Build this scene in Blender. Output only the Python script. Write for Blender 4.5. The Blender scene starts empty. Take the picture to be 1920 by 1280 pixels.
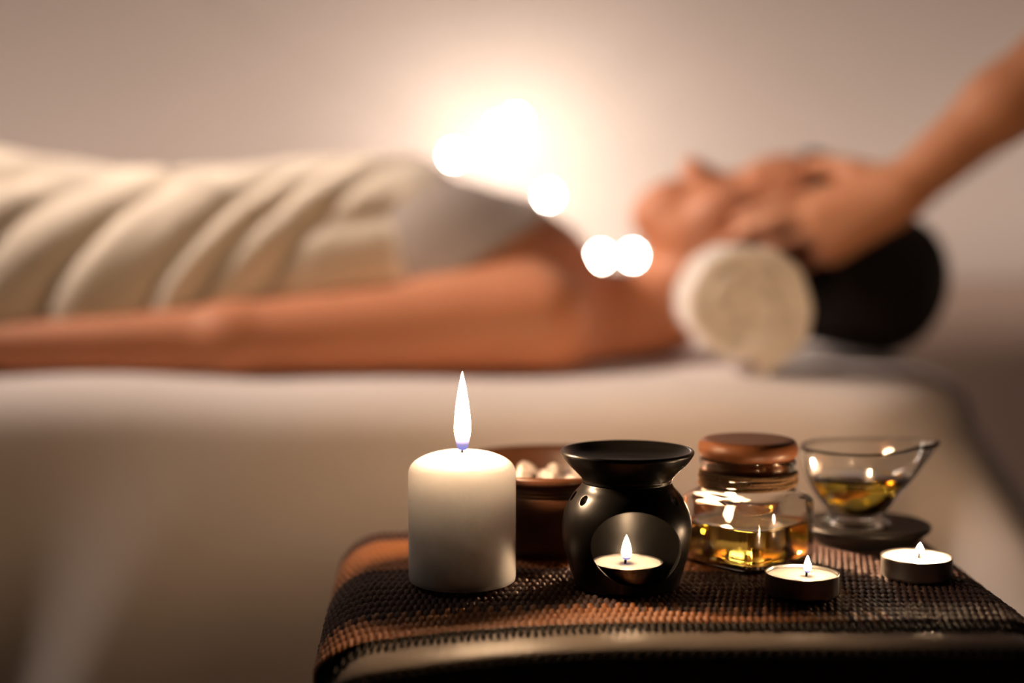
import bpy, bmesh, math, random
import numpy as np
from mathutils import Vector, Matrix

random.seed(7)
rng = np.random.default_rng(7)
SC = bpy.context.scene
COL = SC.collection

# ------------------------------------------------------------------ camera, world, lights, exposure
CAM_Z = 0.81
FPX = 50.0 / 36.0 * 1920.0
PITCH = math.atan((640 - 430) / FPX)
cam = bpy.data.cameras.new('camera')
cam.lens = 50.0
cam.sensor_width = 36.0
cam.sensor_fit = 'HORIZONTAL'
cam.clip_start = 0.02
cam.dof.use_dof = True
cam.dof.focus_distance = 0.752
cam.dof.aperture_fstop = 1.95
cam_o = bpy.data.objects.new('camera', cam)
COL.objects.link(cam_o)
cam_o.location = (0, 0, CAM_Z)
cam_o.rotation_euler = (math.pi / 2 - PITCH, 0, 0)
SC.camera = cam_o

SC.view_settings.view_transform = 'Standard'
SC.view_settings.look = 'None'
SC.view_settings.gamma = 1.0
SC.view_settings.use_curve_mapping = False
SC.view_settings.exposure = 0.0
SC.cycles.use_denoising = True
SC.cycles.sample_clamp_indirect = 60.0
SC.cycles.max_bounces = 14
SC.cycles.transmission_bounces = 14
SC.cycles.transparent_max_bounces = 12

world = bpy.data.worlds.new('world')
SC.world = world
world.use_nodes = True
world.node_tree.nodes['Background'].inputs[0].default_value = (1.0, 0.72, 0.55, 1)
world.node_tree.nodes['Background'].inputs[1].default_value = 0.012


def area_light(name, loc, target, sx, sy, power, color, spread):
    l = bpy.data.lights.new(name, 'AREA')
    l.shape = 'RECTANGLE'
    l.size, l.size_y = sx, sy
    l.energy = power
    l.color = color
    l.spread = math.radians(spread)
    o = bpy.data.objects.new(name, l)
    COL.objects.link(o)
    o.location = loc
    o.rotation_euler = (Vector(target) - Vector(loc)).to_track_quat('-Z', 'Y').to_euler()
    return o


# spot lamp high up beyond the foot of the massage bed, shining along it towards the head
area_light('ceiling_lamp', (-1.75, 1.40, 2.15), (-0.02, 1.62, 0.70), 0.5, 0.25, 4.7, (1.0, 0.81, 0.66), 38)
# added, unseen lights that brighten the back wall: low behind the bed, fainter above
area_light('added_uplight', (-0.2, 2.2, 0.62), (-0.2, 2.62, 1.15), 4.2, 0.06, 8.0, (1.0, 0.82, 0.70), 120)
area_light('added_wall_fill', (0.1, 1.9, 2.5), (0.1, 2.6, 1.0), 3.0, 0.1, 2.6, (1.0, 0.82, 0.74), 110)


# ------------------------------------------------------------------ helpers
def at(px, py, Y):
    """the point at depth Y (along the floor) seen at pixel px, py of the 1920x1280 frame"""
    dx, dy = (px - 960) / FPX, (640 - py) / FPX
    d = Vector((dx, math.cos(PITCH) + dy * math.sin(PITCH), -math.sin(PITCH) + dy * math.cos(PITCH)))
    return Vector((0, 0, CAM_Z)) + d * (Y / d.y)


def tag(o, label=None, cat=None, group=None, kind=None):
    if label: o['label'] = label
    if cat: o['category'] = cat
    if group: o['group'] = group
    if kind: o['kind'] = kind
    return o


def empty(name, loc, rz=0.0):
    o = bpy.data.objects.new(name, None)
    o.empty_display_size = 0.02
    COL.objects.link(o)
    o.location = loc
    o.rotation_euler = (0, 0, rz)
    return o


def link_mesh(name, me, mat=None, parent=None, smooth=True):
    o = bpy.data.objects.new(name, me)
    COL.objects.link(o)
    if mat is not None and len(me.materials) == 0:
        me.materials.append(mat)
    if parent is not None:
        o.parent = parent
    if smooth and len(me.polygons):
        me.polygons.foreach_set('use_smooth', np.ones(len(me.polygons), dtype=bool))
    me.update()
    return o


def mesh_np(name, V, Q):
    """mesh from numpy vertices and equal-sized faces"""
    me = bpy.data.meshes.new(name)
    V = np.asarray(V, dtype=np.float32)
    Q = np.asarray(Q, dtype=np.int32)
    n = Q.shape[1]
    me.vertices.add(len(V))
    me.vertices.foreach_set('co', V.ravel())
    me.loops.add(Q.size)
    me.loops.foreach_set('vertex_index', Q.ravel())
    me.polygons.add(len(Q))
    me.polygons.foreach_set('loop_start', np.arange(0, Q.size, n, dtype=np.int32))
    me.polygons.foreach_set('loop_total', np.full(len(Q), n, dtype=np.int32))
    me.update(calc_edges=True)
    me.validate()
    return me


def grid_faces(nu, nv, wrap_u=False):
    """quads of a grid whose vertex index is i*nv + j"""
    iu = np.arange(nu if wrap_u else nu - 1)
    jv = np.arange(nv - 1)
    I, J = np.meshgrid(iu, jv, indexing='ij')
    I2 = (I + 1) % nu
    return np.stack([I * nv + J, I2 * nv + J, I2 * nv + J + 1, I * nv + J + 1], -1).reshape(-1, 4)


def lathe(name, prof, seg, mat, parent=None, loc=(0, 0, 0), shape=None, smooth=True):
    """turn a list of (radius, z) into a solid; shape(angle array, r, z) may bend it"""
    bm = bmesh.new()
    rings = []
    for r, z in prof:
        if r <= 1e-6:
            rings.append([bm.verts.new((0, 0, z))])
        else:
            ring = []
            for k in range(seg):
                a = 2 * math.pi * k / seg
                if shape:
                    ring.append(bm.verts.new(shape(a, r, z)))
                else:
                    ring.append(bm.verts.new((r * math.cos(a), r * math.sin(a), z)))
            rings.append(ring)
    for A, B in zip(rings[:-1], rings[1:]):
        if len(A) == 1 and len(B) == 1:
            continue
        for k in range(seg):
            k2 = (k + 1) % seg
            if len(A) == 1:
                bm.faces.new((A[0], B[k2], B[k]))
            elif len(B) == 1:
                bm.faces.new((A[k], A[k2], B[0]))
            else:
                bm.faces.new((A[k], A[k2], B[k2], B[k]))
    bmesh.ops.recalc_face_normals(bm, faces=bm.faces)
    me = bpy.data.meshes.new(name)
    bm.to_mesh(me)
    bm.free()
    o = link_mesh(name, me, mat, parent, smooth)
    o.location = loc
    return o


def smooth_prof(pts, n=6):
    """Catmull-Rom through profile points"""
    P = [np.array(p, float) for p in pts]
    P = [2 * P[0] - P[1]] + P + [2 * P[-1] - P[-2]]
    out = []
    for i in range(1, len(P) - 2):
        for k in range(n):
            t = k / n
            a, b, c, d = P[i - 1], P[i], P[i + 1], P[i + 2]
            q = 0.5 * (2 * b + (c - a) * t + (2 * a - 5 * b + 4 * c - d) * t * t + (3 * b - a - 3 * c + d) * t ** 3)
            out.append((max(0.0, q[0]), q[1]))
    out.append(tuple(P[-2]))
    return out


def tube_mesh(name, paths, rads, seg=8):
    """tubes along point lists, capped"""
    V, Q = [], []
    bm = bmesh.new()
    for path, r in zip(paths, rads):
        path = [Vector(p) for p in path]
        rings = []
        for i, p in enumerate(path):
            t = (path[min(i + 1, len(path) - 1)] - path[max(i - 1, 0)]).normalized()
            ref = Vector((0, 0, 1)) if abs(t.z) < 0.9 else Vector((1, 0, 0))
            s = t.cross(ref).normalized()
            u = s.cross(t).normalized()
            rr = r[i] if isinstance(r, (list, tuple)) else r
            rings.append([bm.verts.new(p + (s * math.cos(2 * math.pi * k / seg) + u * math.sin(2 * math.pi * k / seg)) * rr) for k in range(seg)])
        for A, B in zip(rings[:-1], rings[1:]):
            for k in range(seg):
                bm.faces.new((A[k], A[(k + 1) % seg], B[(k + 1) % seg], B[k]))
        bm.faces.new(rings[0][::-1])
        bm.faces.new(rings[-1])
    bmesh.ops.recalc_face_normals(bm, faces=bm.faces)
    me = bpy.data.meshes.new(name)
    bm.to_mesh(me)
    bm.free()
    return me


def box_mesh(name, lo, hi, bevel=0.0, seg=3):
    bm = bmesh.new()
    bmesh.ops.create_cube(bm, size=1)
    for v in bm.verts:
        v.co = Vector([lo[i] + (v.co[i] + 0.5) * (hi[i] - lo[i]) for i in range(3)])
    if bevel:
        bmesh.ops.bevel(bm, geom=bm.edges[:], offset=bevel, segments=seg, affect='EDGES', profile=0.5)
    me = bpy.data.meshes.new(name)
    bm.to_mesh(me)
    bm.free()
    return me


# ---- implicit surfaces for bodies: smooth unions of rounded shapes, meshed with surface nets
class Field:
    def __init__(s, lo, hi, h):
        s.h = h
        s.lo = np.array(lo, float)
        s.n = np.ceil((np.array(hi, float) - s.lo) / h).astype(int) + 1
        s.f = np.full(s.n, 1.0, dtype=np.float32)

    def _sub(s, lo, hi, pad):
        i0 = np.clip(np.floor((lo - pad - s.lo) / s.h).astype(int), 0, s.n)
        i1 = np.clip(np.ceil((hi + pad - s.lo) / s.h).astype(int) + 1, 0, s.n)
        if np.any(i1 <= i0):
            return None, None
        ax = [s.lo[k] + s.h * np.arange(i0[k], i1[k]) for k in range(3)]
        X = np.stack(np.meshgrid(*ax, indexing='ij'), -1)
        return tuple(slice(a, b) for a, b in zip(i0, i1)), X

    def _add(s, sl, d, k, cut=False):
        a = s.f[sl]
        if cut:
            d = -d
            h = np.maximum(k - np.abs(a - d), 0) / k
            s.f[sl] = np.maximum(a, d) + h * h * k * 0.25
        else:
            h = np.maximum(k - np.abs(a - d), 0) / k
            s.f[sl] = np.minimum(a, d) - h * h * k * 0.25

    def cone(s, a, b, ra, rb, k=0.02, cut=False):
        a, b = np.array(a, float), np.array(b, float)
        r = max(ra, rb)
        sl, X = s._sub(np.minimum(a, b) - r, np.maximum(a, b) + r, 3 * k + 4 * s.h)
        if sl is None: return
        ab = b - a
        t = np.clip(((X - a) @ ab) / max(ab @ ab, 1e-12), 0, 1)
        d = np.linalg.norm(X - a - t[..., None] * ab, axis=-1) - (ra + (rb - ra) * t)
        s._add(sl, d, k, cut)

    def ball(s, c, r, k=0.02, cut=False):
        s.cone(c, np.array(c) + 1e-6, r, r, k, cut)

    def ell(s, c, r, k=0.02, rot=None, cut=False):
        c, r = np.array(c, float), np.array(r, float)
        m = r.max()
        sl, X = s._sub(c - m, c + m, 3 * k + 4 * s.h)
        if sl is None: return
        p = X - c
        if rot is not None:
            p = p @ np.array(rot.to_3x3())
        k0 = np.linalg.norm(p / r, axis=-1)
        k1 = np.linalg.norm(p / (r * r), axis=-1)
        d = k0 * (k0 - 1.0) / np.maximum(k1, 1e-9)
        s._add(sl, d, k, cut)

    def coords(s):
        ax = [s.lo[k] + s.h * np.arange(s.n[k]) for k in range(3)]
        return np.meshgrid(*ax, indexing='ij')

    def mesh(s, name, relax=2):
        f = s.f
        nx, ny, nz = f.shape
        ins = f < 0
        cs = (slice(0, -1), slice(1, None))
        cnt = np.zeros((nx - 1, ny - 1, nz - 1), np.int8)
        for a in (0, 1):
            for b in (0, 1):
                for c in (0, 1):
                    cnt += ins[cs[a], cs[b], cs[c]]
        act = (cnt > 0) & (cnt < 8)
        idx = -np.ones(act.shape, np.int64)
        I = np.argwhere(act)
        idx[act] = np.arange(len(I))
        acc = np.zeros((len(I), 3))
        num = np.zeros(len(I))
        corners = [(a, b, c) for a in (0, 1) for b in (0, 1) for c in (0, 1)]
        val = {c: f[I[:, 0] + c[0], I[:, 1] + c[1], I[:, 2] + c[2]].astype(float) for c in corners}
        for c in corners:
            for axis in range(3):
                if c[axis] == 0:
                    e = list(c); e[axis] = 1; e = tuple(e)
                    va, vb = val[c], val[e]
                    m = (va < 0) != (vb < 0)
                    t = np.where(m, va / np.where(m, va - vb, 1), 0)
                    p = np.zeros((len(I), 3)) + np.array(c)
                    p[:, axis] += t
                    acc += p * m[:, None]
                    num += m
        V = s.lo + s.h * (I + acc / num[:, None])
        quads = []
        for axis in range(3):
            a0 = [slice(None)] * 3; a1 = [slice(None)] * 3
            a0[axis] = slice(0, -1); a1[axis] = slice(1, None)
            A, B = ins[tuple(a0)], ins[tuple(a1)]
            E = np.argwhere(A != B)
            u, v = [(1, 2), (2, 0), (0, 1)][axis]
            ok = (E[:, u] > 0) & (E[:, v] > 0) & (E[:, u] < f.shape[u] - 1) & (E[:, v] < f.shape[v] - 1)
            E = E[ok]
            q = []
            for du, dv in ((-1, -1), (0, -1), (0, 0), (-1, 0)):
                J = E.copy(); J[:, u] += du; J[:, v] += dv
                q.append(idx[J[:, 0], J[:, 1], J[:, 2]])
            q = np.stack(q, -1)
            flip = ~A[E[:, 0], E[:, 1], E[:, 2]]
            q[flip] = q[flip][:, ::-1]
            quads.append(q)
        Q = np.concatenate(quads)
        Q = Q[(Q >= 0).all(1)]
        for _ in range(relax):
            S = np.zeros_like(V); N = np.zeros(len(V))
            for i in range(4):
                for j in ((i + 1) % 4, (i + 3) % 4):
                    np.add.at(S, Q[:, i], V[Q[:, j]]); np.add.at(N, Q[:, i], 1)
            V = 0.5 * V + 0.5 * S / np.maximum(N, 1)[:, None]
        return mesh_np(name, V, Q)


# ------------------------------------------------------------------ materials
def new_mat(name):
    m = bpy.data.materials.new(name)
    m.use_nodes = True
    nt = m.node_tree
    return m, nt, nt.nodes['Principled BSDF']


def mat(name, color, rough=0.5, var=0.12, scale=30.0, bump=0.0, bump_scale=None, sss=0.0, sss_radius=(1, 0.4, 0.2), sss_scale=0.01,
        metallic=0.0, spec=0.5, coat=0.0, stretch=(1, 1, 1), color2=None, sheen=0.0):
    m, nt, p = new_mat(name)
    tc = nt.nodes.new('ShaderNodeTexCoord')
    mp = nt.nodes.new('ShaderNodeMapping')
    mp.inputs['Scale'].default_value = stretch
    nt.links.new(tc.outputs['Object'], mp.inputs['Vector'])
    nz = nt.nodes.new('ShaderNodeTexNoise')
    nz.inputs['Scale'].default_value = scale
    nz.inputs['Detail'].default_value = 5
    nt.links.new(mp.outputs['Vector'], nz.inputs['Vector'])
    mix = nt.nodes.new('ShaderNodeMix')
    mix.data_type = 'RGBA'
    c2 = color2 if color2 else tuple(c * (1 - var) for c in color)
    mix.inputs[6].default_value = (*color, 1)
    mix.inputs[7].default_value = (*c2, 1)
    nt.links.new(nz.outputs['Fac'], mix.inputs[0])
    nt.links.new(mix.outputs[2], p.inputs['Base Color'])
    p.inputs['Roughness'].default_value = rough
    p.inputs['Metallic'].default_value = metallic
    p.inputs['Specular IOR Level'].default_value = spec
    p.inputs['Coat Weight'].default_value = coat
    p.inputs['Sheen Weight'].default_value = sheen
    if sss:
        p.inputs['Subsurface Weight'].default_value = sss
        p.inputs['Subsurface Radius'].default_value = sss_radius
        p.inputs['Subsurface Scale'].default_value = sss_scale
    if bump:
        n2 = nt.nodes.new('ShaderNodeTexNoise')
        n2.inputs['Scale'].default_value = bump_scale or scale
        n2.inputs['Detail'].default_value = 4
        nt.links.new(mp.outputs['Vector'], n2.inputs['Vector'])
        b = nt.nodes.new('ShaderNodeBump')
        b.inputs['Strength'].default_value = bump
        b.inputs['Distance'].default_value = 0.002
        nt.links.new(n2.outputs['Fac'], b.inputs['Height'])
        nt.links.new(b.outputs['Normal'], p.inputs['Normal'])
    return m


def glass_mat(name, color, ior, rough=0.0):
    m, nt, p = new_mat(name)
    p.inputs['Base Color'].default_value = (*color, 1)
    p.inputs['Transmission Weight'].default_value = 1
    p.inputs['Roughness'].default_value = rough
    p.inputs['IOR'].default_value = ior
    return m


def oil_mat(name, color, density):
    m, nt, p = new_mat(name)
    p.inputs['Base Color'].default_value = (1, 1, 1, 1)
    p.inputs['Transmission Weight'].default_value = 1
    p.inputs['Roughness'].default_value = 0.0
    p.inputs['IOR'].default_value = 1.46
    v = nt.nodes.new('ShaderNodeVolumeAbsorption')
    v.inputs['Color'].default_value = (*color, 1)
    v.inputs['Density'].default_value = density
    nt.links.new(v.outputs[0], nt.nodes['Material Output'].inputs['Volume'])
    return m


def flame_mat(name, strength, z0, z1):
    """emission: a faint blue foot, white hot yellow above"""
    m = bpy.data.materials.new(name)
    m.use_nodes = True
    nt = m.node_tree
    nt.nodes.remove(nt.nodes['Principled BSDF'])
    em = nt.nodes.new('ShaderNodeEmission')
    tc = nt.nodes.new('ShaderNodeTexCoord')
    sp = nt.nodes.new('ShaderNodeSeparateXYZ')
    nt.links.new(tc.outputs['Generated'], sp.inputs[0])
    rc = nt.nodes.new('ShaderNodeValToRGB')
    e = rc.color_ramp.elements
    e[0].position, e[0].color = 0.0, (0.25, 0.3, 1.0, 1)
    e[1].position, e[1].color = 0.22, (1.0, 0.645, 0.365, 1)
    nt.links.new(sp.outputs['Z'], rc.inputs[0])
    nt.links.new(rc.outputs[0], em.inputs['Color'])
    rs = nt.nodes.new('ShaderNodeValToRGB')
    e = rs.color_ramp.elements
    e[0].position, e[0].color = 0.08, (0.8 / strength, 0.8 / strength, 0.8 / strength, 1)
    mid = e.new(0.17)
    mid.color = (4.0 / strength, 4.0 / strength, 4.0 / strength, 1)
    e = rs.color_ramp.elements
    e[2].position, e[2].color = 0.55, (1, 1, 1, 1)
    nt.links.new(sp.outputs['Z'], rs.inputs[0])
    mu = nt.nodes.new('ShaderNodeMath')
    mu.operation = 'MULTIPLY'
    mu.inputs[1].default_value = strength
    nt.links.new(rs.outputs[0], mu.inputs[0])
    nt.links.new(mu.outputs[0], em.inputs['Strength'])
    nt.links.new(em.outputs[0], nt.nodes['Material Output'].inputs['Surface'])
    return m


def emit_mat(name, color, strength):
    m = bpy.data.materials.new(name)
    m.use_nodes = True
    nt = m.node_tree
    nt.nodes.remove(nt.nodes['Principled BSDF'])
    em = nt.nodes.new('ShaderNodeEmission')
    em.inputs[0].default_value = (*color, 1)
    em.inputs[1].default_value = strength
    nt.links.new(em.outputs[0], nt.nodes['Material Output'].inputs['Surface'])
    return m


M = {}
M['wall'] = mat('wall_paint', (0.56, 0.47, 0.42), 0.9, 0.06, 6, 0.05, 80)
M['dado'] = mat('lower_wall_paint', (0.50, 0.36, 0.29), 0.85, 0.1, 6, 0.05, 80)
M['wall_dim'] = mat('dark_wall_paint', (0.04, 0.028, 0.022), 0.9, 0.1, 6)
M['floor'] = mat('floor_wood', (0.07, 0.035, 0.02), 0.5, 0.35, 8, 0.1, 40, stretch=(1, 8, 1))
M['ceiling'] = mat('ceiling_paint', (0.6, 0.55, 0.5), 0.9, 0.05, 6)
M['sheet'] = mat('white_sheet', (0.76, 0.68, 0.66), 0.85, 0.05, 40, 0.15, 350, sheen=0.1)
M['blanket'] = mat('cream_blanket', (0.82, 0.70, 0.58), 0.9, 0.06, 30, 0.2, 260, sheen=0.15)
M['towel'] = mat('terry_towel', (0.92, 0.83, 0.76), 0.95, 0.08, 120, 0.6, 600, sheen=0.3)
M['top'] = mat('shaded_cotton_top', (0.42, 0.35, 0.32), 0.9, 0.06, 60, 0.1, 300)  # white cotton, its shade put into the greyed colour
M['skin'] = mat('warm_skin', (0.64, 0.265, 0.145), 0.48, 0.14, 25, 0.12, 300, sss=0.25, sss_scale=0.006, sss_radius=(1, 0.35, 0.2), spec=0.3)
M['skin2'] = mat('tan_skin', (0.64, 0.28, 0.15), 0.48, 0.14, 25, 0.12, 300, sss=0.25, sss_scale=0.006, sss_radius=(1, 0.35, 0.2), spec=0.3)
M['lips'] = mat('rose_lips', (0.52, 0.15, 0.11), 0.4, 0.1, 60)
M['hair'] = mat('dark_hair', (0.010, 0.005, 0.0035), 0.5, spec=0.25, var=0.5, scale=60, bump=0.7, bump_scale=140, stretch=(0.35, 1, 1))
M['tunic'] = mat('grey_tunic', (0.5, 0.45, 0.42), 0.9, 0.08, 40, 0.1, 200)
M['wax'] = mat('ivory_wax', (0.989, 0.985, 0.972), 0.38, 0.02, 20, 0.05, 60, sss=1.0, sss_radius=(1.0, 1.0, 1.0), sss_scale=0.030)
M['teawax'] = mat('tealight_wax', (0.93, 0.88, 0.80), 0.25, 0.02, 30, sss=0.8, sss_radius=(1, 1, 1), sss_scale=0.006)
M['wick'] = mat('charred_wick', (0.02, 0.015, 0.02), 0.9, 0.3, 400)
M['alu'] = mat('tealight_cup', (0.62, 0.60, 0.58), 0.32, 0.12, 60, 0.1, 160, metallic=1.0)
M['ceramic'] = mat('black_ceramic', (0.008, 0.007, 0.0065), 0.30, 0.2, 40, 0.03, 120, spec=0.33)
M['bowlwood'] = mat('dark_bowl_wood', (0.12, 0.045, 0.020), 0.38, 0.5, 60, 0.15, 120, stretch=(1, 1, 5), coat=0.2)
M['lidwood'] = mat('reddish_lid_wood', (0.36, 0.13, 0.05), 0.42, 0.35, 45, 0.1, 120, stretch=(1, 6, 6))
M['twine'] = mat('jute_twine', (0.34, 0.19, 0.085), 0.9, 0.5, 500, 0.8, 900)
M['salt'] = mat('bath_salt', (0.66, 0.58, 0.54), 0.45, 0.08, 90, 0.2, 200, sss=0.3, sss_radius=(1, 0.9, 0.8), sss_scale=0.004)
M['plate'] = mat('black_plate', (0.010, 0.008, 0.007), 0.45, 0.3, 30, 0.05, 90, spec=0.22)
M['leather'] = mat('dark_leather', (0.46, 0.39, 0.33), 0.32, 0.12, 120, 0.25, 700)
M['leather_side'] = mat('dark_leather_side', (0.022, 0.019, 0.021), 0.5, 0.25, 120, 0.25, 700)
M['stitch'] = mat('brown_thread', (0.07, 0.045, 0.03), 0.8, 0.2, 300)
M['mat_dark'] = mat('dark_brown_weave', (0.145, 0.075, 0.065), 0.62, 0.35, 260, 0.25, 900)
M['fringe'] = mat('dark_fringe_thread', (0.022, 0.014, 0.012), 0.8, 0.3, 300)
M['mat_copper'] = mat('copper_weave', (0.62, 0.25, 0.10), 0.42, 0.30, 260, 0.25, 900)
M['glass'] = glass_mat('clear_glass', (0.98, 0.98, 0.97), 1.48)
M['oil'] = oil_mat('golden_oil', (0.96, 0.86, 0.08), 27.0)
M['oil2'] = oil_mat('olive_oil', (0.90, 0.80, 0.12), 60.0)
M['slice'] = mat('citrus_slice', (0.55, 0.25, 0.06), 0.6, 0.4, 120)
M['cable'] = mat('pale_cable', (0.45, 0.36, 0.28), 0.6, 0.1, 50)
M['bulb'] = emit_mat('bulb_glow', (1.0, 0.90, 0.76), 170.0)
M['bulb_hot'] = emit_mat('bulb_glow_bright', (1.0, 0.90, 0.78), 800.0)
M['tablepad'] = mat('table_vinyl', (0.25, 0.2, 0.18), 0.5, 0.1, 40)
M['tablewood'] = mat('table_leg_wood', (0.35, 0.2, 0.1), 0.5, 0.3, 30, stretch=(1, 1, 8))

# ------------------------------------------------------------------ the room
WALL_Y = 2.62


def structure(name, lo, hi, m):
    o = link_mesh(name, box_mesh(name, lo, hi), m, smooth=False)
    tag(o, kind='structure')
    return o


structure('floor', (-2.6, -1.6, -0.05), (2.6, WALL_Y, 0.0), M['floor'])
structure('ceiling', (-2.6, -1.6, 2.6), (2.6, WALL_Y, 2.65), M['wall_dim'])
structure('wall_back', (-2.6, WALL_Y, 0.0), (2.6, WALL_Y + 0.1, 2.6), M['wall'])
structure('wall_left', (-2.7, -1.6, 0.0), (-2.6, WALL_Y, 2.6), M['wall_dim'])
structure('wall_right', (2.6, -1.6, 0.0), (2.7, WALL_Y, 2.6), M['wall_dim'])
structure('wall_front', (-2.6, -1.7, 0.0), (2.6, -1.6, 2.6), M['wall_dim'])
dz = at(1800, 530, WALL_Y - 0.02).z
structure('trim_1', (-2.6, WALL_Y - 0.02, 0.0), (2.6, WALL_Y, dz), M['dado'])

# ------------------------------------------------------------------ massage table and its sheet
BED_Z = 0.675
BX0, BX1, BY0, BY1, BR = -1.45, 0.452, 1.245, 1.93, 0.155
bed = empty('massage_table', ((BX0 + BX1) / 2, (BY0 + BY1) / 2, 0))
tag(bed, 'padded massage table hidden under the long white sheet', 'massage table')


def round_rect(off, n_corner=14, step=0.012):
    """points of the table's rounded outline, pushed out by off, with normals"""
    pts = []
    r = BR + off
    x0, x1, y0, y1 = BX0 + BR, BX1 - BR, BY0 + BR, BY1 - BR
    segs = [((x0, y0 - r), (x1, y0 - r), (0, -1), (x1, y0), -90), ((x1 + r, y0), (x1 + r, y1), (1, 0), (x1, y1), 0),
            ((x1, y1 + r), (x0, y1 + r), (0, 1), (x0, y1), 90), ((x0 - r, y1), (x0 - r, y0), (-1, 0), (x0, y0), 180)]
    for a, b, n, c, a0 in segs:
        L = math.hypot(b[0] - a[0], b[1] - a[1])
        m = int(L / step)
        for k in range(m):
            t = k / m
            pts.append((a[0] + (b[0] - a[0]) * t, a[1] + (b[1] - a[1]) * t, n[0], n[1]))
        for k in range(n_corner):
            g = math.radians(a0 + 90 * k / n_corner)
            pts.append((c[0] + r * math.cos(g), c[1] + r * math.sin(g), math.cos(g), math.sin(g)))
    return np.array(pts)


def prism_rr(name, off, z0, z1, m, parent):
    P = round_rect(off, step=0.2)
    bm = bmesh.new()
    A = [bm.verts.new((p[0], p[1], z0)) for p in P]
    B = [bm.verts.new((p[0], p[1], z1)) for p in P]
    n = len(A)
    for k in range(n):
        bm.faces.new((A[k], A[(k + 1) % n], B[(k + 1) % n], B[k]))
    bm.faces.new(A[::-1]); bm.faces.new(B)
    me = bpy.data.meshes.new(name)
    bm.to_mesh(me); bm.free()
    o = link_mesh(name, me, m, None, smooth=False)
    o.parent = parent
    o.matrix_parent_inverse = parent.matrix_basis.inverted()
    return o


prism_rr('padded_top', -0.035, 0.59, BED_Z - 0.012, M['tablepad'], bed)
for lx in (BX0 + 0.2, BX1 - 0.2):
    for ly in (BY0 + 0.12, BY1 - 0.12):
        o = link_mesh('leg', box_mesh('leg', (lx - 0.025, ly - 0.025, 0), (lx + 0.025, ly + 0.025, 0.59), 0.004), M['tablewood'])
        o.parent = bed
        o.matrix_parent_inverse = bed.matrix_basis.inverted()


def make_sheet():
    base = round_rect(0.0)
    n = len(base)
    arc = np.concatenate([[0], np.cumsum(np.hypot(np.diff(base[:, 0]), np.diff(base[:, 1])))])
    X, Y, NX, NY = base.T
    rr = 0.050
    rings = []
    for d in (0.12, 0.07):
        rings.append((-d, BED_Z + 0.0, 0.0))
    for k in range(7):
        a = k / 6 * math.pi / 2
        rings.append((-rr + rr * math.sin(a), BED_Z - rr + rr * math.cos(a), 0.0))
    for k in range(1, 41):
        rings.append((0.0, BED_Z - rr - k / 40 * (BED_Z - rr - 0.10), k / 40))
    ph = rng.uniform(0, 6.28, 12)
    fr = [5.2, 9.5, 15.0, 23.0, 34.0]
    am = [0.005, 0.008, 0.012, 0.014, 0.009]
    corner = np.exp(-(((X - BX1 + 0.04) / 0.09) ** 2 + ((Y - BY0 - 0.04) / 0.09) ** 2))
    V = np.zeros((n, len(rings), 3))
    for j, (d, z, t) in enumerate(rings):
        w = arc + 0.30 * t                      # folds lean as they fall
        f = np.zeros(n)
        for i in range(5):
            f += am[i] * np.sin(fr[i] * (w if i % 2 else arc + 0.18 * t) * (1 + 0.05 * np.sin(arc * 1.7 + ph[i + 5])) + ph[i])
        grow = min(1.0, t * 2.2)
        flare = -0.010 * t + 0.17 * corner * t ** 0.9
        phi = np.degrees(np.arctan2(NY, NX))
        cf = (-0.035 * np.exp(-((phi + 68) / 8) ** 2) + 0.030 * np.exp(-((phi + 48) / 9) ** 2)) * min(1, t * 5) * (corner > 0.02)
        end = np.clip((NX - 0.55) / 0.4, 0, 1)
        out = d + (f + 0.012) * grow + flare + cf + end * 0.20 * t
        top = 0.0
        if t == 0:
            top = 0.0022 * np.sin(arc * 11 + ph[0]) + 0.0015 * np.sin(arc * 23 + ph[1])
        V[:, j, 0] = X + NX * out
        V[:, j, 1] = Y + NY * out
        V[:, j, 2] = z + top
    Q = grid_faces(n, len(rings), True)
    me = bpy.data.meshes.new('bed_sheet')
    VV = V.reshape(-1, 3)
    bm = bmesh.new()
    vs = [bm.verts.new(v) for v in VV]
    for q in Q:
        bm.faces.new([vs[i] for i in q])
    L = len(rings)
    inner = [vs[i * L] for i in range(n)]
    bm.faces.new(inner)
    bmesh.ops.recalc_face_normals(bm, faces=bm.faces)
    bm.to_mesh(me); bm.free()
    o = link_mesh('bed_sheet', me, M['sheet'])
    s = o.modifiers.new('thick', 'SOLIDIFY'); s.thickness = 0.002; s.offset = -1
    tag(o, 'white bed sheet covering the massage table and hanging down in soft folds', 'bed sheet')


make_sheet()

# ------------------------------------------------------------------ lying person
PY = 1.52


def W(px, py, dy=0.0):
    return np.array(at(px, py, PY + dy))


def rot_y(deg):
    return Matrix.Rotation(math.radians(deg), 3, 'Y')


def torso_prims(F, grow=0.0):
    g = grow
    F.ell((-0.022, PY, 0.742), (0.104 + g, 0.150 + g, 0.082 + g), 0.035)
    F.ell((-0.09, PY, 0.762), (0.17 + g, 0.140 + g, 0.086 + g), 0.05)
    for s in (-1, 1):
        F.ell((-0.085, PY + s * 0.068, 0.800), (0.068 + g, 0.062 + g, 0.052 + g), 0.04)
    F.ell((-0.32, PY, 0.750), (0.20 + g, 0.130 + g, 0.074 + g), 0.05)


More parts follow.
